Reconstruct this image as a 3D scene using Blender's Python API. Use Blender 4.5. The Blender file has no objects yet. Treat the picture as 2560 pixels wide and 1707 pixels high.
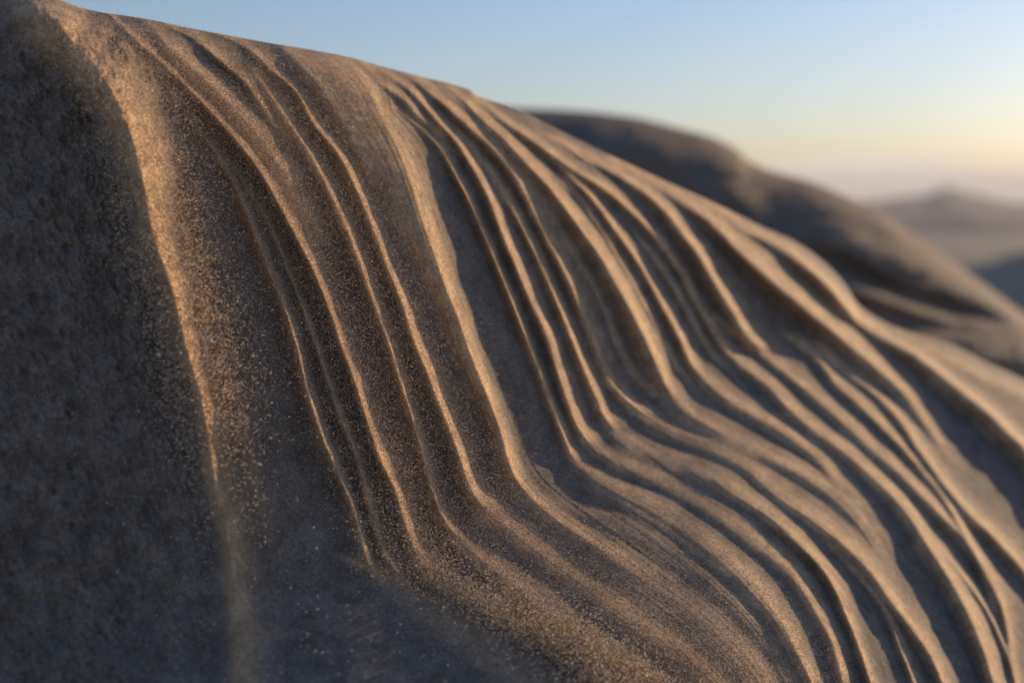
import bpy, math
import numpy as np

# ------------------------------------------------------------------ camera, sky, sun
SC = bpy.context.scene
CZ = 12.0                       # camera height above the plain
PITCH = math.radians(5.7)
LENS = 50.0
FPX = 2560 * LENS / 36.0        # focal length in photograph pixels
FOCUS = 1.2
cam_d = bpy.data.cameras.new("camera")
cam = bpy.data.objects.new("camera", cam_d)
SC.collection.objects.link(cam)
cam.location = (0, 0, CZ)
cam.rotation_euler = (math.pi / 2 - PITCH, 0, 0)
cam_d.lens = LENS
cam_d.sensor_width = 36
cam_d.clip_start = 0.02
cam_d.clip_end = 60000
cam_d.dof.use_dof = True
cam_d.dof.focus_distance = FOCUS
cam_d.dof.aperture_fstop = 2.8
SC.camera = cam

SUN_AZ = math.radians(45.5)       # to the right of the view direction
SUN_EL = math.radians(10)
w = bpy.data.worlds.new("World")
SC.world = w
w.use_nodes = True
nt = w.node_tree
bg = nt.nodes["Background"]
sky = nt.nodes.new("ShaderNodeTexSky")
sky.sky_type = 'NISHITA'
sky.sun_disc = False
sky.sun_elevation = SUN_EL
sky.sun_rotation = SUN_AZ
sky.altitude = 0
sky.air_density = 1.0
sky.dust_density = 0.5
sky.ozone_density = 3.0
tint = nt.nodes.new("ShaderNodeVectorMath"); tint.operation = 'MULTIPLY'
tint.inputs[1].default_value = (1.0, 0.965, 1.10)
nt.links.new(sky.outputs[0], tint.inputs[0])
# low bank of cloud over the horizon
tc = nt.nodes.new("ShaderNodeTexCoord")
sx = nt.nodes.new("ShaderNodeSeparateXYZ"); nt.links.new(tc.outputs["Generated"], sx.inputs[0])
mp = nt.nodes.new("ShaderNodeMapping"); mp.inputs["Scale"].default_value = (6, 6, 90)
nt.links.new(tc.outputs["Generated"], mp.inputs[0])
cn = nt.nodes.new("ShaderNodeTexNoise"); cn.inputs["Scale"].default_value = 1.0; cn.inputs["Detail"].default_value = 3
nt.links.new(mp.outputs[0], cn.inputs["Vector"])
ad = nt.nodes.new("ShaderNodeMath"); ad.operation = 'MULTIPLY_ADD'
nt.links.new(cn.outputs["Fac"], ad.inputs[0]); ad.inputs[1].default_value = 0.06
nt.links.new(sx.outputs["Z"], ad.inputs[2])
ht = nt.nodes.new("ShaderNodeMapRange"); ht.interpolation_type = 'SMOOTHSTEP'
ht.inputs["From Min"].default_value = 0.059; ht.inputs["From Max"].default_value = 0.046
ht.inputs["To Max"].default_value = 0.85
nt.links.new(ad.outputs[0], ht.inputs["Value"])
cl = ht
cm = nt.nodes.new("ShaderNodeMix"); cm.data_type = 'RGBA'
cm.inputs[7].default_value = (8.0, 7.1, 6.5, 1)
nt.links.new(cl.outputs[0], cm.inputs[0]); nt.links.new(tint.outputs[0], cm.inputs[6])
nt.links.new(cm.outputs[2], bg.inputs[0])
bg.inputs[1].default_value = 0.112

sd = bpy.data.lights.new("sun", 'SUN')
sd.energy = 5.0
sd.angle = math.radians(0.6)
sd.color = (1.0, 0.71, 0.42)
sun = bpy.data.objects.new("sun", sd)
SC.collection.objects.link(sun)
sun.rotation_euler = (math.pi / 2 - SUN_EL, 0, math.pi - SUN_AZ)
SC.view_settings.view_transform = 'Standard'
SC.view_settings.look = 'None'
SC.view_settings.gamma = 1
SC.view_settings.exposure = 0.3

rng = np.random.default_rng(7)

# ------------------------------------------------------------------ helpers
def smoothmax(a, b, r):
    return 0.5 * (a + b + np.sqrt((a - b) ** 2 + r * r))
def smoothmin(a, b, r):
    return 0.5 * (a + b - np.sqrt((a - b) ** 2 + r * r))
def softplus(a, r):
    return 0.5 * (a + np.sqrt(a * a + r * r))
LAT = rng.random((256, 256))
def vnoise(x, y):
    xi = np.floor(x).astype(int); yi = np.floor(y).astype(int)
    fx = x - xi; fy = y - yi
    fx = fx * fx * (3 - 2 * fx); fy = fy * fy * (3 - 2 * fy)
    a = LAT[xi & 255, yi & 255]; b = LAT[(xi + 1) & 255, yi & 255]
    c = LAT[xi & 255, (yi + 1) & 255]; d = LAT[(xi + 1) & 255, (yi + 1) & 255]
    return (a + (b - a) * fx) * (1 - fy) + (c + (d - c) * fx) * fy - 0.5
def fbm(x, y, n=4, seed=0):
    s = 0; a = 1
    for i in range(n):
        s = s + a * vnoise(x + seed * 17.3 + i * 31.7, y + seed * 5.1 + i * 11.9)
        x = x * 2.03; y = y * 2.03; a *= 0.5
    return s
def mono(px, py, q):
    """smooth monotone cubic through the points, linear beyond both ends"""
    px = np.asarray(px, float); py = np.asarray(py, float)
    h = np.diff(px); dl = np.diff(py) / h
    m = np.empty_like(px)
    m[0] = dl[0]; m[-1] = dl[-1]
    for i in range(1, len(px) - 1):
        m[i] = 0 if dl[i - 1] * dl[i] <= 0 else 2 * dl[i - 1] * dl[i] / (dl[i - 1] + dl[i])
    q = np.asarray(q, float)
    i = np.clip(np.searchsorted(px, q) - 1, 0, len(px) - 2)
    t = (q - px[i]) / h[i]
    tc = np.clip(t, 0, 1)
    v = ((2 * tc ** 3 - 3 * tc ** 2 + 1) * py[i] + (tc ** 3 - 2 * tc ** 2 + tc) * h[i] * m[i]
         + (-2 * tc ** 3 + 3 * tc ** 2) * py[i + 1] + (tc ** 3 - tc ** 2) * h[i] * m[i + 1])
    v = v + np.where(t < 0, t * h[i] * m[0], 0) + np.where(t > 1, (t - 1) * h[i] * m[-1], 0)
    return v
def unproject(x, y, wv):
    """sight line through photograph point (x, y) at inverse depth wv -> world"""
    d = 1.0 / wv
    X = (x - 1280) / FPX * d
    Y = -(y - 853.5) / FPX * d
    cp, sp = math.cos(PITCH), math.sin(PITCH)
    return np.stack([X, d * cp + Y * sp, CZ - d * sp + Y * cp], -1)

def mesh_from(name, verts, quads, normals=None, attr=None, mat=None):
    me = bpy.data.meshes.new(name)
    nv, nf = len(verts), len(quads); k = quads.shape[1]
    me.vertices.add(nv)
    me.vertices.foreach_set("co", verts.astype(np.float32).ravel())
    me.loops.add(nf * k)
    me.loops.foreach_set("vertex_index", quads.astype(np.int32).ravel())
    me.polygons.add(nf)
    me.polygons.foreach_set("loop_start", np.arange(0, nf * k, k, dtype=np.int32))
    me.polygons.foreach_set("loop_total", np.full(nf, k, dtype=np.int32))
    me.update(calc_edges=True)
    if normals is not None:
        me.shade_smooth()
        me.normals_split_custom_set_from_vertices(normals.astype(np.float32))
    if attr is not None:
        a = me.attributes.new("light_tone", 'FLOAT', 'POINT')
        a.data.foreach_set("value", attr.astype(np.float32))
    if mat: me.materials.append(mat)
    o = bpy.data.objects.new(name, me)
    SC.collection.objects.link(o)
    return o
def grid_normals(P):
    du = np.gradient(P, axis=1); dv = np.gradient(P, axis=0)
    n = np.cross(dv, du)
    n /= np.maximum(np.linalg.norm(n, axis=-1, keepdims=True), 1e-12)
    return n

# ------------------------------------------------------------------ materials
def node(nt, t, **kw):
    n = nt.nodes.new(t)
    for k, v in kw.items(): setattr(n, k, v)
    return n
def sand_material(name, dark_tone, light_tone, grain=0.0008, bump=0.6, coarse=0.004, spread=0.35):
    m = bpy.data.materials.new(name); m.use_nodes = True
    nt = m.node_tree; L = nt.links.new
    bs = nt.nodes["Principled BSDF"]
    bs.inputs["Roughness"].default_value = 0.85
    bs.inputs["Specular IOR Level"].default_value = 0.25
    geo = node(nt, "ShaderNodeNewGeometry")
    sub = node(nt, "ShaderNodeVectorMath", operation='SUBTRACT'); sub.inputs[1].default_value = (0, 0, CZ)
    L(geo.outputs["Position"], sub.inputs[0])
    vor = node(nt, "ShaderNodeTexVoronoi"); vor.inputs["Scale"].default_value = 1 / grain
    L(sub.outputs[0], vor.inputs["Vector"])
    sepc = node(nt, "ShaderNodeSeparateColor"); L(vor.outputs["Color"], sepc.inputs[0])
    at = node(nt, "ShaderNodeAttribute", attribute_name="light_tone")
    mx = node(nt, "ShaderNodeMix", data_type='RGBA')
    mx.inputs[6].default_value = (*dark_tone, 1); mx.inputs[7].default_value = (*light_tone, 1)
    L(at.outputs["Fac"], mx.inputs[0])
    # each grain has its own tone
    mr = node(nt, "ShaderNodeMapRange"); mr.inputs["To Min"].default_value = 1 - spread; mr.inputs["To Max"].default_value = 1 + spread
    L(sepc.outputs[0], mr.inputs["Value"])
    big = node(nt, "ShaderNodeTexNoise"); big.inputs["Scale"].default_value = 1 / coarse; big.inputs["Detail"].default_value = 4
    L(sub.outputs[0], big.inputs["Vector"])
    mr2 = node(nt, "ShaderNodeMapRange"); mr2.inputs["From Min"].default_value = 0.25; mr2.inputs["From Max"].default_value = 0.75; mr2.inputs["To Min"].default_value = 0.75; mr2.inputs["To Max"].default_value = 1.25
    L(big.outputs["Fac"], mr2.inputs["Value"])
    mu0 = node(nt, "ShaderNodeMath", operation='MULTIPLY'); L(mr.outputs[0], mu0.inputs[0]); L(mr2.outputs[0], mu0.inputs[1])
    big2 = node(nt, "ShaderNodeTexNoise"); big2.inputs["Scale"].default_value = 0.22 / coarse; big2.inputs["Detail"].default_value = 3
    L(sub.outputs[0], big2.inputs["Vector"])
    mr3 = node(nt, "ShaderNodeMapRange"); mr3.inputs["From Min"].default_value = 0.3; mr3.inputs["From Max"].default_value = 0.7; mr3.inputs["To Min"].default_value = 0.75; mr3.inputs["To Max"].default_value = 1.25
    L(big2.outputs["Fac"], mr3.inputs["Value"])
    mu = node(nt, "ShaderNodeMath", operation='MULTIPLY'); L(mu0.outputs[0], mu.inputs[0]); L(mr3.outputs[0], mu.inputs[1])
    vm = node(nt, "ShaderNodeVectorMath", operation='SCALE'); L(mx.outputs[2], vm.inputs[0]); L(mu.outputs[0], vm.inputs["Scale"])
    L(vm.outputs[0], bs.inputs["Base Color"])
    ns = node(nt, "ShaderNodeTexNoise"); ns.inputs["Scale"].default_value = 0.45 / grain; ns.inputs["Detail"].default_value = 5; ns.inputs["Roughness"].default_value = 0.7
    L(sub.outputs[0], ns.inputs["Vector"])
    bp = node(nt, "ShaderNodeBump"); bp.inputs["Strength"].default_value = bump; bp.inputs["Distance"].default_value = grain * 1.2
    L(ns.outputs["Fac"], bp.inputs["Height"])
    L(bp.outputs[0], bs.inputs["Normal"])
    return m
SHADE_TONE = (0.205, 0.166, 0.133); LIT_TONE = (0.54, 0.365, 0.215)  # same sand throughout; shade in gaps and sun on ridges painted into these tones
M_sand = sand_material("sand", SHADE_TONE, LIT_TONE)
M_far = sand_material("far_sand", (0.20, 0.155, 0.12), (0.29, 0.225, 0.17), grain=0.003, coarse=0.2)

# ------------------------------------------------------------------ the near dune: its crest and its large form
CRX = [-900, -300, 0, 146, 227, 366, 475, 622, 860, 960, 1051, 1168, 1201, 1289, 1362, 1471, 1618, 1773, 1905, 1992, 2066, 2110, 2150, 2248, 2358, 2468, 2560, 2800, 3300]
CRY = [-190, -90, -30, 0, 26, 48, 71, 99, 141, 168, 192, 223, 243, 271, 308, 362, 432, 502, 566, 606, 660, 708, 765, 820, 852, 905, 948, 1060, 1330]
def crest_y(x): return mono(CRX, CRY, x)
KX = [-200, 500, 850, 1069, 1180, 1285, 1424, 1540, 1680, 1800, 1890, 2146, 2400, 3300]
KY = [2300, 1800, 1500, 1400, 1285, 1205, 1130, 1035, 965, 880, 850, 790, 750, 640]
def form(x, y):
    """relative inverse depth of the dune body (1 = in focus)"""
    face = 1.0 + 0.00031 * (-(x - 435) * 0.87 + (y - 65) * 0.42)
    left = 1.07 + 0.00006 * (y - 500) - 0.00008 * (x - 300) - 0.04 * np.exp(-np.maximum(y + 60, 0) / 260.0)
    face = smoothmin(face, left, 0.02)
    t = y - mono(KX, KY, x)            # below the foot of the face
    terr = 0.00010 * softplus(t, 60) + 0.00025 * softplus(y - (1650 - 0.32 * x), 180)
    # second brow further down on the right
    e = (x - 1700) * 0.60 + (y - 1500) * 0.80
    brow = 0.00018 * softplus(e, 260)
    wv = face + terr - brow
    # round over towards the crest
    c = y - crest_y(x)
    wv = wv - 0.022 * np.exp(-np.maximum(c, 0) / 38.0)
    return np.maximum(wv, 0.2)

# ------------------------------------------------------------------ the streams of sliding sand, traced from top to bottom
# points (x, y); left flank, right flank (half widths) and height, each a list spread evenly from top to bottom
S = []
def stream(label, pts, wl, wr, h, light_tone=1.0, name='sand_stream'):
    S.append(dict(label=label, pts=pts, wl=wl, wr=wr, h=h, light_tone=light_tone))
stream("broad blurred sand stream falling down the left side, the widest and nearest",
    [(60, -60), (115, 20), (165, 85), (210, 135), (255, 195), (303, 274), (336, 366), (358, 457), (373, 548), (402, 643), (428, 716), (446, 789), (464, 862), (486, 936), (505, 1009), (523, 1120), (548, 1247), (578, 1356), (595, 1500), (607, 1630), (620, 1760)],
    [80, 70, 48, 32, 26, 25, 26, 28, 28], [84, 78, 60, 42, 34, 32, 32, 32, 32], [1.0, 1.2, 1.5, 1.7, 1.7, 1.5, 1.1, .6, .4])
stream("faint grey sand trickle just right of the broad blurred left stream",
    [(500, 760), (548, 862), (590, 1000), (620, 1140), (655, 1300), (690, 1480)], [18, 22, 25], [18, 22, 25], [.0, .3, .25, .0], .5)
stream("thin dim sand stream bordering the dark speckled slope right of the broad left stream",
    [(440, 240), (468, 285), (541, 380), (585, 457), (633, 565), (669, 661), (713, 771), (742, 863), (768, 972), (810, 1100), (850, 1190), (887, 1283), (919, 1400)],
    [8, 12, 15, 18, 18], [8, 10, 12, 13, 14], [.4, 1.3, 1.6, 1.6, 1.1], .75)
stream("narrow dim sand stream squeezed between two black gaps, left of the brightest orange stream",
    [(560, 380), (600, 440), (648, 510), (695, 607), (753, 753), (804, 899), (850, 1035), (893, 1137), (925, 1265), (960, 1375), (989, 1425)],
    [6, 9, 11, 14, 14], [6, 8, 9, 12, 14], [.3, 1.1, 1.5, 1.5, .9], .8)
stream("brightest sharp orange sand stream, running from the left crest to the foot of the face",
    [(271, 33), (347, 106), (420, 172), (512, 263), (592, 351), (658, 439), (724, 560), (786, 680), (823, 771), (851, 855), (887, 954), (923, 1064), (947, 1138), (989, 1228), (1018, 1320), (1045, 1386), (1080, 1440), (1179, 1490), (1245, 1539), (1320, 1580), (1420, 1630), (1500, 1707), (1560, 1780)],
    [9, 10, 12, 13, 14, 15, 20, 40, 40], [10, 14, 18, 20, 18, 18, 24, 30, 30], [1.3, 1.5, 1.7, 1.8, 1.8, 1.6, .45, .25, .2])
stream("wide smooth brown sheet of sand beside the brightest orange stream near the crest",
    [(366, 55), (425, 120), (500, 190), (575, 262), (650, 345), (715, 440), (775, 560), (825, 700)],
    [16, 26, 38, 40, 40, 40], [16, 24, 32, 40, 40, 35], [.5, .5, .5, .45, .25, .0], .9)
stream("grainy orange sand stream next right of the brightest one, reaching the foot a little higher",
    [(633, 176), (687, 256), (750, 347), (804, 439), (861, 560), (905, 672), (934, 753), (967, 844), (996, 936), (1025, 1027), (1056, 1125), (1084, 1228), (1112, 1300), (1179, 1376), (1289, 1466), (1362, 1525), (1417, 1568), (1490, 1623), (1563, 1664), (1640, 1720), (1750, 1800)],
    [10, 20, 20, 17, 14, 13, 26, 34, 32], [12, 16, 18, 18, 14, 12, 22, 26, 26], [.5, 1., 1.3, 1.4, 1.5, 1.4, .5, .35, .3])
stream("short thin sand runnel starting under the crest beside the wide brown sheet",
    [(420, 66), (475, 90), (548, 150), (614, 205), (655, 268), (705, 340), (765, 420)], [6, 8, 12, 14], [14, 20, 26, 16], [.5, .8, .6, .0], .9)
stream("stout tan sand stream second right of the brightest, bending into a long bottom tail",
    [(560, 90), (610, 110), (676, 172), (739, 227), (786, 311), (850, 391), (887, 464), (930, 565), (971, 672), (1004, 753), (1033, 844), (1064, 917), (1091, 990), (1121, 1064), (1148, 1138), (1172, 1210), (1205, 1265), (1270, 1323), (1362, 1393), (1453, 1459), (1526, 1515), (1618, 1576), (1710, 1640), (1800, 1720), (1860, 1790)],
    [7, 10, 14, 18, 20, 20, 22, 34, 40, 40], [8, 12, 16, 20, 20, 20, 22, 24, 24, 24], [.6, 1.1, 1.3, 1.4, 1.4, 1.4, .6, .35, .35, .3])
stream("tan sand stream below a broad smooth brown slope, with empty dark sand to its right",
    [(860, 150), (905, 205), (955, 300), (1000, 390), (1030, 475), (1060, 570), (1088, 643), (1113, 716), (1143, 789), (1168, 863), (1197, 936), (1227, 1009), (1254, 1082), (1268, 1137), (1290, 1195), (1325, 1239), (1398, 1302), (1472, 1352), (1563, 1415), (1636, 1466), (1710, 1515), (1800, 1590), (1880, 1680), (1940, 1780)],
    [110, 110, 70, 40, 32, 26, 20, 50, 60, 50], [26, 28, 26, 16, 12, 12, 14, 28, 34, 34], [.35, .45, .6, .8, 1., 1.1, .8, .25, .25, .25])
stream("low brown fan of sand spreading between two tails in the lower middle",
    [(1300, 1195), (1362, 1240), (1470, 1275), (1560, 1305), (1650, 1350), (1740, 1415), (1830, 1490), (1900, 1570), (1960, 1660), (2000, 1760)],
    [16, 26, 40, 36, 30], [16, 20, 22, 24, 22], [.0, .25, .25, .25, .2], .8)
stream("knife thin sand stream with a black grainy gap on its right side",
    [(1000, 280), (1069, 336), (1106, 378), (1143, 445), (1175, 505), (1203, 570), (1234, 643), (1268, 727), (1296, 797), (1329, 881), (1355, 947), (1382, 1020), (1409, 1089), (1430, 1140), (1508, 1205), (1618, 1262), (1710, 1315), (1773, 1364), (1846, 1426), (1901, 1488), (1956, 1560), (1993, 1631), (2029, 1707), (2055, 1780)],
    [6, 8, 9, 10, 10, 14, 40, 40, 24, 18], [8, 9, 9, 9, 9, 14, 22, 20, 16, 12], [.5, 1.2, 1.3, 1.3, 1.2, .7, .35, .45, .8, 1.1])
stream("short faint sand ripple just under the crest at the start of the middle streams",
    [(905, 161), (949, 205), (1011, 249), (1048, 292), (1100, 335), (1150, 400)], [10, 14, 14], [12, 14, 14], [.5, .7, .0], .8)
stream("bright sand stream on the right edge of the black grainy gap",
    [(940, 170), (971, 185), (1033, 234), (1088, 296), (1143, 358), (1179, 413), (1214, 475), (1245, 555), (1289, 661), (1325, 745), (1362, 826), (1387, 899), (1409, 972), (1435, 1045), (1470, 1105), (1560, 1165), (1650, 1205), (1720, 1240), (1791, 1285), (1883, 1350), (1956, 1408), (2003, 1465), (2047, 1539), (2084, 1612), (2110, 1707), (2130, 1780)],
    [8, 10, 12, 12, 13, 14, 20, 24, 18, 14], [10, 14, 18, 18, 18, 22, 30, 24, 14, 12], [.6, 1., 1.1, 1., 1., .6, .25, .35, .7, .8])
stream("sand stream with a soft double edge, third right of the black grainy gap edge",
    [(1143, 330), (1200, 400), (1260, 485), (1307, 570), (1351, 661), (1391, 753), (1428, 844), (1457, 917), (1488, 990), (1526, 1064), (1585, 1118), (1680, 1150), (1773, 1190), (1846, 1236), (1919, 1287), (1993, 1353), (2047, 1408), (2084, 1463), (2113, 1530), (2146, 1612), (2179, 1707), (2200, 1780)],
    [8, 10, 12, 14, 16, 30, 20, 14, 12, 12], [10, 12, 14, 14, 16, 24, 24, 18, 10, 10], [.3, .8, 1., 1., .6, .35, .6, 1.1, 1.3, 1.3])
stream("smooth sand stream along the right of the dark blue gap that opens at the crest",
    [(1040, 200), (1106, 256), (1179, 322), (1234, 373), (1281, 431), (1322, 505), (1355, 575), (1391, 643), (1428, 716), (1457, 789), (1486, 855), (1508, 917), (1530, 965), (1570, 1006), (1636, 1056), (1710, 1093), (1790, 1124), (1865, 1165), (1938, 1232), (2029, 1295), (2102, 1352), (2175, 1425), (2230, 1503), (2285, 1576), (2329, 1642), (2358, 1707), (2385, 1780)],
    [9, 14, 14, 14, 14, 20, 20, 22, 18, 16], [16, 22, 22, 18, 14, 22, 26, 24, 16, 14], [.8, .9, .9, 1., .8, .4, .45, .8, 1.2, 1.2])
stream("dim sand rib between the smooth stream and the wide golden one",
    [(1110, 225), (1165, 270), (1216, 322), (1280, 385), (1340, 470), (1400, 573), (1453, 661), (1501, 745), (1530, 826), (1556, 888), (1585, 935), (1640, 985), (1700, 1035)],
    [10, 12, 11, 10], [12, 14, 12, 10], [.5, .6, .6, .6, .3], .7)
stream("wide golden sand stream right of the middle, the thickest of the blurred ones",
    [(1130, 225), (1168, 256), (1216, 305), (1263, 347), (1307, 395), (1362, 453), (1409, 512), (1455, 575), (1508, 650), (1556, 735), (1589, 797), (1625, 873), (1652, 936), (1680, 990), (1725, 1035), (1790, 1075), (1865, 1115), (1935, 1145), (2011, 1185), (2084, 1232), (2150, 1300), (2200, 1380), (2240, 1450)],
    [12, 18, 22, 28, 28, 24, 26, 30, 26], [12, 16, 18, 20, 20, 18, 22, 26, 24], [.7, 1., 1.1, 1.2, 1.2, .9, .35, .35, .25, .0])
stream("dim slender sand rib right beside the wide golden stream",
    [(1390, 440), (1440, 490), (1501, 573), (1563, 672), (1618, 775), (1654, 848), (1695, 921), (1740, 975)], [8, 10, 9], [10, 10, 9], [.3, .7, .7, .4], .75)
stream("thin straight sand stream with a dark blue slot beside it, second after the golden one",
    [(1320, 345), (1369, 384), (1417, 431), (1472, 485), (1535, 570), (1600, 661), (1654, 760), (1700, 845), (1726, 906), (1766, 954), (1821, 998), (1883, 1036), (1960, 1083), (2040, 1140), (2090, 1200), (2150, 1290)],
    [9, 11, 11, 12, 16, 18, 20], [9, 10, 10, 12, 18, 22, 24], [.6, 1., 1., 1., .6, .5, .0])
stream("slender sand stream ending in a hooked bend above the right hand terrace",
    [(1197, 249), (1270, 311), (1362, 373), (1435, 425), (1508, 470), (1563, 515), (1633, 585), (1698, 672), (1737, 746), (1773, 808), (1806, 862), (1842, 902), (1919, 962), (1974, 1022), (2029, 1069), (2120, 1135), (2175, 1185), (2230, 1236), (2278, 1295), (2322, 1364), (2369, 1437), (2413, 1515), (2450, 1600), (2486, 1707), (2505, 1780)],
    [12, 14, 12, 10, 11, 18, 20, 26, 24, 22], [12, 14, 12, 9, 12, 20, 22, 24, 22, 22], [.7, .8, .8, 1., 1., .7, .7, 1., 1.1, 1.1])
stream("hair thin sand rib left of the hooked stream over dark blue sand",
    [(1600, 600), (1650, 665), (1700, 746), (1737, 819), (1773, 873), (1810, 915)], [7, 8, 8], [7, 8, 8], [.3, .9, .9, .4], .75)
stream("short golden sand chute stopping in a blunt toe on the dark blue slope",
    [(1400, 355), (1450, 385), (1530, 425), (1611, 479), (1665, 530), (1711, 588), (1755, 650), (1791, 712), (1828, 771), (1860, 828), (1890, 862)],
    [10, 14, 16, 20, 22, 22], [10, 14, 16, 20, 22, 20], [.5, .8, 1., 1.2, 1.3, .9])
stream("low brown ridge of sand leading away from below the blunt golden toe",
    [(1800, 800), (1840, 835), (1919, 895), (2000, 960), (2080, 1030), (2170, 1110), (2250, 1180), (2322, 1254), (2395, 1330), (2450, 1402), (2486, 1470), (2515, 1550), (2530, 1650), (2545, 1760)],
    [8, 14, 22, 20, 16, 12], [10, 18, 24, 20, 14, 12], [.4, .6, .5, .9, 1.1, .6], .85)
stream("thick brown sand stream on the right running below the blurred rim",
    [(1560, 410), (1640, 455), (1700, 494), (1773, 550), (1846, 622), (1901, 675), (1956, 722), (2011, 768), (2058, 808), (2120, 858), (2168, 899), (2205, 932), (2258, 980), (2303, 1038), (2350, 1110), (2400, 1190)],
    [14, 18, 20, 24, 26, 24, 16], [14, 20, 26, 28, 24, 16, 12], [.7, 1.0, 1.4, 1.4, 1.1, .6, .0])
stream("outermost bright sand stream along the blurred right hand rim of the dune",
    [(1640, 430), (1740, 488), (1800, 520), (1875, 570), (1956, 612), (2011, 655), (2066, 705), (2110, 756), (2150, 795), (2230, 848), (2285, 882), (2329, 915), (2376, 952), (2424, 990), (2468, 1025), (2504, 1060), (2570, 1125), (2680, 1250)],
    [14, 20, 26, 24, 30, 36, 38], [9, 10, 11, 10, 10, 12, 12], [.8, 1.4, 1.8, 1.8, 1.8, 2.0, 2.0])
stream("pale brown sand apron outside the rim at the right edge of the frame",
    [(2260, 838), (2322, 870), (2400, 908), (2468, 942), (2560, 985), (2700, 1060)], [12, 20, 18], [10, 12, 12], [.2, .5, .5], .8)
stream("brown sand rib starting midway on the right hand terrace and running down to the corner",
    [(1985, 850), (2047, 899), (2084, 950), (2139, 1001), (2194, 1055), (2260, 1120), (2310, 1180), (2358, 1240), (2400, 1310), (2440, 1390), (2470, 1460), (2495, 1540)],
    [10, 14, 16, 14, 10], [12, 16, 18, 14, 10], [.4, .9, .9, 1., .4])
stream("straight sand rib crossing the lower right corner, last one before the black hollow",
    [(2050, 870), (2100, 915), (2175, 972), (2248, 1045), (2300, 1125), (2358, 1205), (2413, 1272), (2486, 1342), (2560, 1422), (2650, 1530)],
    [12, 16, 18, 18], [12, 14, 16, 14], [.4, .9, 1.2, 1.2, 1.])
stream("thin second rib beside the bright tail at the bottom right",
    [(2060, 1340), (2100, 1385), (2157, 1448), (2212, 1521), (2248, 1612), (2285, 1707), (2305, 1780)], [9, 10, 10], [9, 12, 12], [.2, .8, .9, .9], .85)
stream("thin grey sand rib over black hollows in the bottom right corner",
    [(2240, 1250), (2290, 1310), (2345, 1370), (2413, 1448), (2468, 1525), (2504, 1600), (2541, 1707), (2560, 1790)], [8, 10, 12], [8, 10, 12], [.4, .9, .9, .8], .7)
stream("broad grainy sand tail sweeping from the foot of the dim streams to the bottom edge",
    [(900, 1400), (945, 1424), (1069, 1514), (1161, 1583), (1234, 1636), (1307, 1678), (1372, 1712), (1480, 1780)], [16, 34, 36, 36], [16, 26, 26, 26], [.3, .5, .45, .4], .9)

stream("smooth wide brown sand sheet under the crest between two orange streams, left of the middle",
    [(715, 120), (770, 180), (815, 240), (865, 320), (908, 395), (940, 470), (968, 550)], [20, 22, 20, 16], [120, 120, 105, 70, 40], [.3, .3, .3, .25, .0], .8)

def spread(v, q, lo, hi):
    v = np.asarray(v, float)
    return np.interp(q, np.linspace(lo, hi, len(v)), v)

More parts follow.
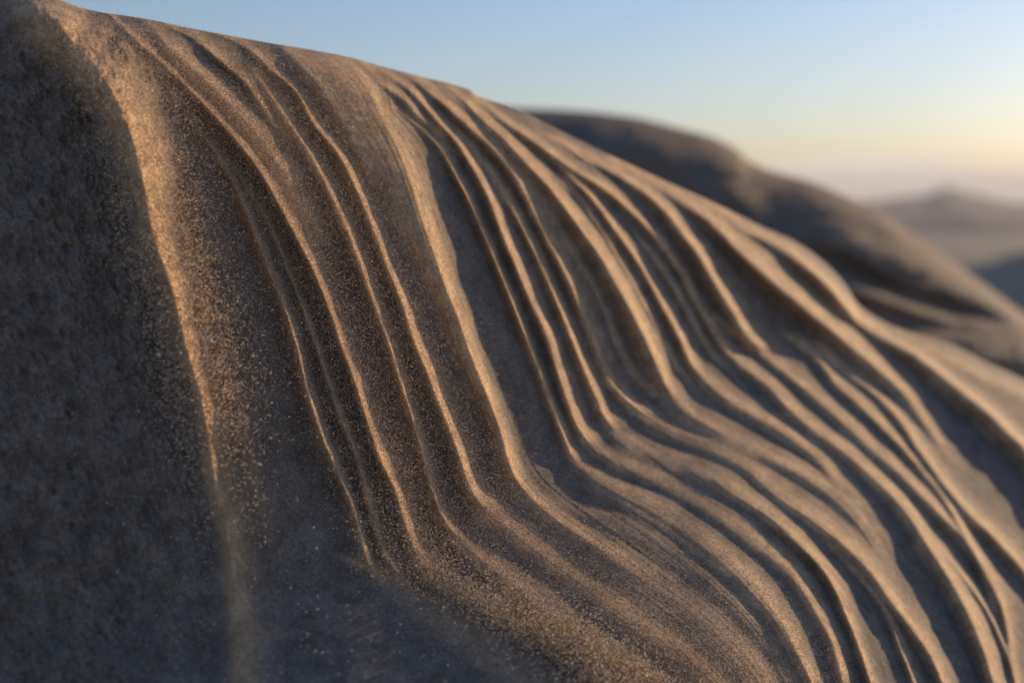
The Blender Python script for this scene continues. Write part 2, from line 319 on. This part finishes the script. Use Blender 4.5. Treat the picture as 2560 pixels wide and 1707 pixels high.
def build_fields(X, Y):
    """heights (in photograph pixels) of all streams on the points X, Y -> total, owner, own share"""
    tot = np.zeros_like(X); best = np.zeros_like(X); own = np.full(X.shape, -1, int); light_tone = np.zeros_like(X)
    for i, s in enumerate(S):
        py = np.array([p[1] for p in s['pts']], float); px = np.array([p[0] for p in s['pts']], float)
        y0, y1 = py[0], py[-1]
        arc = np.concatenate([[0], np.cumsum(np.hypot(np.diff(px), np.diff(py)))]); arc /= arc[-1]
        ext = 26.0
        rows = np.nonzero((Y[:, 0:1].min() < 1e9) & ((Y.max(1) > y0 - ext) & (Y.min(1) < y1 + ext)))[0]
        if not len(rows): continue
        sl = slice(rows[0], rows[-1] + 1)
        y = Y[sl]; x = X[sl]
        yq = np.linspace(y0 - ext, y1 + ext, 1400)
        xs = mono(py, px, yq)
        kk = np.exp(-0.5 * (np.arange(-40, 41) * (yq[1] - yq[0]) / 8.0) ** 2); kk /= kk.sum()
        lin = np.pad(xs, 40, mode='reflect', reflect_type='odd'); xs = np.convolve(lin, kk, 'valid')
        # natural wander of the course
        xs = xs + 1.2 * fbm(yq / 90.0, np.full_like(yq, i * 3.7), 3, 1) + 0.4 * fbm(yq / 17.0, np.full_like(yq, i * 1.9), 2, 2)
        dx = np.gradient(xs, yq); dx = np.convolve(np.pad(dx, 12, mode='edge'), np.ones(25) / 25, 'valid')
        ca = 1 / np.sqrt(1 + dx * dx)
        t = mono(py, arc, np.clip(yq, y0, y1))
        wl = spread(s['wl'], t, 0, 1); wr = spread(s['wr'], t, 0, 1); hh = spread(s['h'], t, 0, 1)
        vary = 1 + 0.14 * fbm(yq / 120.0, np.full_like(yq, i * 2.3), 3, 3)
        wl = wl * vary; wr = wr * (1 + 0.20 * fbm(yq / 100.0, np.full_like(yq, i * 4.3), 3, 4))
        hh = hh * (1 + 0.22 * fbm(yq / 70.0, np.full_like(yq, i * 5.3), 3, 5))
        tq = np.clip((yq - mono(KX, KY, xs) + 5) / 50.0, 0, 1) * np.clip((2000 - xs) / 300, 0, 1)
        hh = hh * (1 - 0.5 * tq); hh = hh * (1 - 0.3 * np.exp(-((yq - mono(KX, KY, xs) - 30) / 30.0) ** 2) * np.clip((2000 - xs) / 300, 0, 1)); wl = wl * (1 + 0.35 * tq); wr = wr * (1 + 0.35 * tq)
        end = np.clip((yq - (y0 - ext)) / (2 * ext), 0, 1) * np.clip(((y1 + ext) - yq) / (2 * ext), 0, 1)
        end = np.minimum(1, 2 * end); hh = hh * end
        I = lambda a: np.interp(y, yq, a, left=0, right=0)
        sd = (x - np.interp(y, yq, xs)) * I(ca)
        WL = np.maximum(I(wl), 1e-3); WR = np.maximum(I(wr), 1e-3)
        u = np.where(sd < 0, -sd / WL, sd / WR)
        prof = np.where(sd < 0, np.exp(-np.power(u, 2.3) * 1.15), np.exp(-np.power(u, 1.35) * 0.8))
        inside = (y > y0 - ext) & (y < y1 + ext)
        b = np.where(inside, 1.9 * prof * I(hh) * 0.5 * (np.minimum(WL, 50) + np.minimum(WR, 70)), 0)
        tot[sl] += b ** 2
        m = (b > best[sl])
        o = own[sl]; bb = best[sl]
        o[m & (prof > 0.22) & (I(hh) > 0.12)] = i
        o[m & ~((prof > 0.22) & (I(hh) > 0.12))] = -1
        bb[m] = b[m]
        light_tone[sl] = np.maximum(light_tone[sl], np.where(inside, np.clip(prof * 1.5, 0, 1) * np.clip(I(hh) * 3.0, 0, 1) * s['light_tone'] * (1 - 0.35 * I(tq)), 0))  # paints stream ridges as sunlit and gaps as shaded, following the relief
    return np.sqrt(tot), own, light_tone

MASTER = [0, 4, 8, 9, 11, 15, 17, 20, 25]
def flow(X, Y):
    y = Y
    cols = []
    for k in MASTER:
        p = S[k]['pts']
        cols.append(mono([a[1] for a in p], [a[0] for a in p], np.clip(y, p[0][1], 2600)))
    cols = np.stack(cols, 0)
    for k in range(1, len(cols)): cols[k] = np.maximum(cols[k], cols[k - 1] + 20)
    ph = np.zeros_like(X)
    ph = (X - cols[0]) / 130.0
    for k in range(len(cols) - 1):
        f = (X - cols[k]) / (cols[k + 1] - cols[k])
        ph = np.where(f > 0, k + f, ph)
    f = (X - cols[-1]) / 150.0
    ph = np.where(f > 0, len(cols) - 1 + f, ph)
    return ph

def total_w(X, Y):
    base = form(X, Y)
    H, own, light_tone = build_fields(X, Y)
    ph = flow(X, Y)
    tm = np.clip((Y - mono(KX, KY, X)) / 120.0, 0, 1)
    streak = 1.8 * (1 - 0.6 * tm) * fbm(ph * 7.0, Y / 520.0, 3, 8) + (1.0 + 0.1 * tm + 2.4 * (1 - 0.55 * tm) * np.clip(light_tone, 0, 1) * np.clip((X - 950) / 300, 0.0, 1)) * fbm(ph * 30.0, Y / 420.0, 2, 9)
    lump = 0.8 * fbm(X / 70.0, Y / 90.0, 4, 10)
    leftm = np.clip((560 + 0.06 * (Y - 900) - X) / 260.0, 0, 1)
    streak = streak * (1 - leftm)
    lump = lump + leftm * (18 * fbm(X / 60.0 + Y / 300.0, Y / 75.0, 5, 11) - 14 * np.abs(fbm(X / 22.0 - Y / 60.0, Y / 30.0, 3, 12)))
    c = np.clip((Y - crest_y(X)) / 60.0, 0.25, 1)
    H0 = (streak + lump) * c
    rel0 = H0 / FPX / 0.65
    rel1 = (H0 + H * np.clip(c + .2, 0, 1)) / FPX / 0.65
    return base, base * (1 + rel0), base * (1 + rel1), own, light_tone

# grid: fine inside the frame, coarser around it
xs = np.concatenate([np.arange(-900, -60, 20), np.arange(-60, 2620, 2.6), np.arange(2620, 3300, 20)])
vfine = np.arange(0, 1.0001, 1 / 640.0)
def rows_for(x):
    yc = crest_y(x)
    yb = 1780.0
    return yc[None, :] + (yb - yc[None, :]) * vfine[:, None]
X = np.repeat(xs[None, :], len(vfine), 0)
Y = rows_for(xs)
# rows are laid out by photograph height, so evaluate stream curves at exact heights
def fields_general(X, Y):
    return total_w(X, Y)
extra = np.arange(1, 16)
Xb = np.repeat(xs[None, :], len(extra), 0); Yb = 1780.0 + (extra[:, None] ** 1.35) * 14.0 + 0 * Xb
X = np.vstack([X, Xb]); Y = np.vstack([Y, Yb])
base, w0, w1, own, light_tone = fields_general(X, Y)
P0 = unproject(X, Y, w0 / FOCUS)
P1 = unproject(X, Y, w1 / FOCUS)
# back of the crest: roll over and fall away behind
nb = 26
t = np.arange(nb, 0, -1)[:, None]
top = P1[0]
view = top - np.array([0, 0, CZ]); view /= np.linalg.norm(view, axis=1, keepdims=True)
arcl = 0.0011 * t ** 1.9
back = top[None] + view[None] * arcl[..., None] + np.array([-0.25, 0.1, 0])[None, None] * arcl[..., None]
back[..., 2] -= 0.9 * arcl * arcl / (arcl + 0.12) + 0.035 * (1 - np.exp(-arcl / 0.02))
PB0 = back + (P0[0] - P1[0])[None]
P0 = np.vstack([PB0, P0]); P1 = np.vstack([back, P1])
pad = lambda a, v: np.vstack([np.full((nb, a.shape[1]), v, a.dtype), a])
own = pad(own, -1); light_tone = np.vstack([np.repeat(light_tone[0:1], nb, 0), light_tone])
N1 = grid_normals(P1)
nr, nc = P1.shape[:2]
idx = np.arange(nr * nc).reshape(nr, nc)
quads = np.stack([idx[:-1, :-1], idx[1:, :-1], idx[1:, 1:], idx[:-1, 1:]], -1).reshape(-1, 4)
# ownership per face = owner of its first corner (only where all corners agree)
oc = np.stack([own[:-1, :-1], own[1:, :-1], own[1:, 1:], own[:-1, 1:]], -1).reshape(-1, 4)
fo = np.where((oc == oc[:, :1]).all(1), oc[:, 0], -1)
# bed of the dune: full surface where bare, sunk a little under the streams
V1 = P1.reshape(-1, 3); V0 = P0.reshape(-1, 3)
N1f = N1.reshape(-1, 3); light_tonef = light_tone.ravel()
bare = np.zeros(len(V1), bool)
bare[quads[fo < 0].ravel()] = True
VD = np.where(bare[:, None], V1, V1 * 0.35 + V0 * 0.65 - N1f * 0.0006)
dune = mesh_from("dune", VD, quads, N1f, light_tonef, M_sand)
dune['kind'] = 'structure'
GROUP = "streams of sand sliding down the dune"
for i, s in enumerate(S):
    q = quads[fo == i]
    if not len(q): print("EMPTY", i, s['label']); continue
    used, inv = np.unique(q.ravel(), return_inverse=True)
    o = mesh_from("sand_stream", V1[used], inv.reshape(-1, 4), N1f[used], light_tonef[used], M_sand)
    o['label'] = s['label']; o['category'] = "sand stream"; o['group'] = GROUP

# ------------------------------------------------------------------ loose grains
def grains(name, pos, size, mat):
    n = len(pos)
    oct_v = np.array([(1, 0, 0), (-1, 0, 0), (0, 1, 0), (0, -1, 0), (0, 0, 1), (0, 0, -1)], float)
    oct_f = np.array([(0, 2, 4), (2, 1, 4), (1, 3, 4), (3, 0, 4), (2, 0, 5), (1, 2, 5), (3, 1, 5), (0, 3, 5)])
    # random turn of every grain
    q = rng.normal(size=(n, 4)); q /= np.linalg.norm(q, axis=1, keepdims=True)
    a, b, c, d = q.T
    R = np.stack([np.stack([1 - 2 * (c * c + d * d), 2 * (b * c - a * d), 2 * (b * d + a * c)], -1),
                  np.stack([2 * (b * c + a * d), 1 - 2 * (b * b + d * d), 2 * (c * d - a * b)], -1),
                  np.stack([2 * (b * d - a * c), 2 * (c * d + a * b), 1 - 2 * (b * b + c * c)], -1)], 1)
    sv = oct_v[None] * (size[:, None, None] * rng.uniform(0.7, 1.25, (n, 6, 1)))
    v = np.einsum('nij,nkj->nki', R, sv) + pos[:, None, :]
    f = oct_f[None] + (np.arange(n) * 6)[:, None, None]
    o = mesh_from(name, v.reshape(-1, 3), f.reshape(-1, 3), None, np.repeat(rng.random(n), 6), mat)
    return o
def grain_material(name):
    m = bpy.data.materials.new(name); m.use_nodes = True
    nt = m.node_tree; L = nt.links.new; bs = nt.nodes["Principled BSDF"]
    at = node(nt, "ShaderNodeAttribute", attribute_name="light_tone")
    cr = node(nt, "ShaderNodeValToRGB")
    e = cr.color_ramp.elements
    e[0].color = (0.36, 0.25, 0.15, 1); e[1].color = (0.78, 0.65, 0.48, 1)
    k = e.new(0.5); k.color = (0.66, 0.49, 0.31, 1)
    L(at.outputs["Fac"], cr.inputs[0]); L(cr.outputs[0], bs.inputs["Base Color"])
    bs.inputs["Roughness"].default_value = 0.5
    return m
M_grain = grain_material("grain")
Xf = np.vstack([np.full((nb, nc), -1e5), X]).ravel(); Yf = np.vstack([np.full((nb, nc), -1e5), Y]).ravel()
rel = np.concatenate([np.full(nb * nc, .5), (base).ravel()])
inframe = (Xf > -60) & (Xf < 2620) & (Yf > -80) & (Yf < 1790)
area = np.interp(rel, [0.4, 1, 2], [2.2, 1, 0.7])
vstep = np.concatenate([np.zeros(nb * nc), np.repeat(((1780 - crest_y(xs)) / 1700.)[None], len(vfine), 0).ravel(), np.zeros(nc * len(extra))])
def pick(n, wgt):
    p = wgt * inframe * vstep; p = p / p.sum()
    return rng.choice(len(p), n, p=p)
def path_density(k, l, r):
    """soft band around stream k, l / r photograph pixels wide"""
    p = S[k]['pts']
    c = mono([a[1] for a in p], [a[0] for a in p], np.clip(Yf, p[0][1], p[-1][1]))
    d = Xf - c
    ok = (Yf > p[0][1] - 30) & (Yf < p[-1][1] + 10)
    return np.where(ok, np.exp(-(np.where(d < 0, -d / l, d / r)) ** 2), 0)
foc = np.exp(-((rel - 1.0) / 0.13) ** 2)
# lying on the sand
g1 = pick(150000, foc * (0.2 + 0.8 * light_tonef) * np.clip((Xf - 300) / 300, 0.05, 1))
jit = rng.normal(size=(len(g1), 3)) * 0.0007
p1 = V1[g1] + jit - N1f[g1] * (jit * N1f[g1]).sum(1, keepdims=True) + N1f[g1] * rng.uniform(0, 0.0006, (len(g1), 1))
s1 = rng.uniform(0.00018, 0.00042, len(g1))
# rolling and hopping over it
cabove = Yf - np.concatenate([np.zeros(nb * nc), (crest_y(X)).ravel()])
dens = (1.3 * path_density(0, 35, 190) * np.clip((1180 - Yf) / 350, 0, 1) * np.clip((Yf + 50) / 300, 0.2, 1)
        + 1.5 * path_density(0, 40, 46) * np.clip((1400 - Yf) / 450, 0, 1)
        + 3.2 * path_density(4, 85, 60) + 2.2 * path_density(6, 60, 55) + 2.2 * path_density(8, 50, 65)
        + 0.9 * path_density(9, 40, 55) + 0.5 * path_density(2, 30, 30) + 0.8 * path_density(11, 20, 50)
        + 0.012 * np.clip((Xf - 200) / 500, 0.1, 1))
dens = dens * np.clip((rel - 0.88) / 0.06, 0.02, 1) * np.clip(cabove / 60, 0, 1)
g2 = pick(130000, dens)
hh = rng.exponential(0.007, len(g2)) + 0.001
hh = np.minimum(hh, 0.035)
hh = hh + rng.exponential(0.006, len(g2)) * path_density(0, 60, 60)[g2]
hh = hh * np.clip(cabove[g2] / 200, 0.1, 1)
j2 = rng.normal(size=(len(g2), 3)) * 0.002
p2 = V1[g2] + j2 + N1f[g2] * hh[:, None]
near = np.clip((rel[g2] - 1.02) / 0.08, 0, 1)
s2 = rng.uniform(0.00024, 0.00052, len(g2)) * (1 + 1.1 * near * (0.4 + rng.random(len(g2))))
o = grains("loose_sand", p1, s1, M_grain); o['kind'] = 'stuff'; o['label'] = "loose sand grains lying on the streams and the dune face"; o['category'] = "sand grains"
o = grains("flying_sand", p2, s2, M_grain); o['kind'] = 'stuff'; o['label'] = "bright sand grains hopping over the dark gaps between the streams"; o['category'] = "sand grains"

# ------------------------------------------------------------------ the dune behind
FX = [-2600, -600, 500, 900, 1150, 1289, 1435, 1581, 1700, 1773, 1839, 1872, 1919, 2029, 2139, 2212, 2263, 2351, 2468, 2560, 2900, 3300]
FY = [420, 330, 275, 262, 264, 270, 277, 293, 322, 341, 372, 402, 424, 455, 502, 537, 572, 632, 716, 786, 1060, 1400]
fx = np.concatenate([np.arange(-2600, 900, 25.0), np.arange(900, 3300, 6.0)])
fv = np.linspace(0, 1, 260)
fyc = mono(FX, FY, fx)
FXg = np.repeat(fx[None], len(fv), 0); FYg = fyc[None] + (1900 - fyc[None]) * fv[:, None] ** 1.3
ks = np.exp(-0.5 * (np.arange(-40, 41) / 16.0) ** 2); ks /= ks.sum()
fys = np.convolve(np.pad(fyc, 40, mode='reflect', reflect_type='odd'), ks, 'valid')
c = FYg - fyc[None]; cs = FYg - fys[None]
wf = 0.34 + 0.00009 * cs + 0.00001 * (1900 - FXg) - 0.02 * np.exp(-c / 40.)
rl = (20.0 * fbm(FXg / 230. + FYg / 500., FYg / 70. - FXg / 500., 5, 21)
      + 18 * np.exp(-((FYg - (740 + 0.33 * (FXg - 2180))) / 16.) ** 2) * np.exp(-((FXg - 2220) / 130.) ** 2)
      - 30 * np.exp(-((FYg - (660 + 0.45 * (FXg - 2100))) / 26.) ** 2) * np.exp(-((FXg - 2150) / 150.) ** 2)
      - 26 * np.exp(-((FYg - (770 + 0.25 * (FXg - 2380))) / 22.) ** 2) * np.exp(-((FXg - 2400) / 110.) ** 2))
wf = np.maximum(wf * (1 + rl * np.clip(c / 60, 0.05, 1) / FPX * 3.0), 0.09)
PF = unproject(FXg, FYg, wf / FOCUS)
t = np.arange(24, 0, -1)[:, None]
top = PF[0]; view = top - np.array([0, 0, CZ]); view /= np.linalg.norm(view, axis=1, keepdims=True)
al = 0.006 * t ** 2.1
bk = top[None] + view[None] * al[..., None]
bk[..., 2] -= 0.8 * al * al / (al + 0.6) + 0.12 * (1 - np.exp(-al / 0.08))
PF = np.vstack([bk, PF])
r_, c_ = PF.shape[:2]
ii = np.arange(r_ * c_).reshape(r_, c_)
fq = np.stack([ii[:-1, :-1], ii[1:, :-1], ii[1:, 1:], ii[:-1, 1:]], -1).reshape(-1, 4)
far = mesh_from("far_dune", PF.reshape(-1, 3), fq, grid_normals(PF).reshape(-1, 3), np.full(r_ * c_, 0.4), M_far)
far['kind'] = 'structure'

# ------------------------------------------------------------------ plain and hills far away
def ground_mat(name, col):
    m = sand_material(name, col, col, grain=40.0, coarse=400.0, bump=0.2, spread=0.12)
    return m
M_plain = ground_mat("plain", (0.26, 0.22, 0.17))
gr = np.concatenate([-np.geomspace(8900, 30, 40), [0], np.geomspace(30, 8900, 40)])
GX, GY = np.meshgrid(gr, gr)
GZ = -25.0 + 0 * GX
PG = np.stack([GX, GY, GZ], -1)
r_, c_ = GX.shape
ii = np.arange(r_ * c_).reshape(r_, c_)
gq = np.stack([ii[:-1, :-1], ii[:-1, 1:], ii[1:, 1:], ii[1:, :-1]], -1).reshape(-1, 4)
g = mesh_from("ground", PG.reshape(-1, 3), gq, None, None, M_plain); g['kind'] = 'structure'
def hill_range(name, dist, az0, az1, prof, depth, mat, seed):
    az = np.radians(np.linspace(az0, az1, 240)); v = np.linspace(-1, 1, 41)
    A, Vv = np.meshgrid(az, v)
    hgt = prof(np.degrees(A))
    hgt = hgt * (1 + 0.25 * fbm(np.degrees(A) * 1.3, Vv * 2, 4, seed))
    R = dist + Vv * depth
    z = -25.5 + (hgt + 25.5) * np.clip(1 - Vv ** 2, 0, 1) ** 1.1 + 0 * R
    P = np.stack([R * np.sin(A), R * np.cos(A), z], -1)
    r_, c_ = A.shape; ii = np.arange(r_ * c_).reshape(r_, c_)
    q = np.stack([ii[:-1, :-1], ii[:-1, 1:], ii[1:, 1:], ii[1:, :-1]], -1).reshape(-1, 4)
    o = mesh_from(name, P.reshape(-1, 3), q, -grid_normals(P).reshape(-1, 3), None, mat); o['kind'] = 'structure'
M_hill = ground_mat("hill", (0.17, 0.14, 0.12))
def elev(dist, ypx):      # height whose top shows at photograph row ypx
    return CZ + dist * math.tan(math.atan((853.5 - ypx) / FPX) - PITCH)
def prof1(a):
    px = 1280 + FPX * np.tan(np.radians(a))
    yy = np.interp(px, [1500, 2100, 2200, 2290, 2360, 2430, 2500, 2560, 2800], [490, 505, 500, 488, 472, 486, 503, 508, 500])
    return CZ + 3800 * (np.tan(np.arctan((853.5 - yy) / FPX) - PITCH))
hill_range("hills", 3800, -25, 42, prof1, 900, M_hill, 30)

def prof2(a):
    px = 1280 + FPX * np.tan(np.radians(a))
    yy = np.interp(px, [1200, 2200, 2351, 2460, 2560, 2900], [665, 660, 652, 645, 622, 600])
    return CZ + 260 * (np.tan(np.arctan((853.5 - yy) / FPX) - PITCH))
hill_range("dune_ridge", 260, -30, 50, prof2, 60, ground_mat("ridge", (0.42, 0.34, 0.24)), 33)
def prof3(a):
    px = 1280 + FPX * np.tan(np.radians(a))
    yy = np.interp(px, [1500, 2150, 2250, 2420, 2560, 2800], [530, 540, 545, 530, 545, 540])
    return CZ + 1900 * (np.tan(np.arctan((853.5 - yy) / FPX) - PITCH))
hill_range("low_hills", 1900, -28, 45, prof3, 300, M_hill, 36)

# ------------------------------------------------------------------ the air
hz = mesh_from("haze", np.array([(x, y, z) for z in (-30.0, 140.0) for y in (-9000.0, 9000.0) for x in (-9000.0, 9000.0)]),
               np.array([(0, 2, 3, 1), (4, 5, 7, 6), (0, 1, 5, 4), (2, 6, 7, 3), (0, 4, 6, 2), (1, 3, 7, 5)]))
hz['kind'] = 'stuff'; hz['label'] = "thin evening haze over the plain"; hz['category'] = "haze"
hm = bpy.data.materials.new("haze"); hm.use_nodes = True
hn = hm.node_tree; hn.nodes.remove(hn.nodes["Principled BSDF"])
pv = hn.nodes.new("ShaderNodeVolumePrincipled")
pv.inputs["Color"].default_value = (0.85, 0.85, 0.87, 1); pv.inputs["Density"].default_value = 0.00015
hn.links.new(pv.outputs[0], hn.nodes["Material Output"].inputs["Volume"])
hz.data.materials.append(hm)
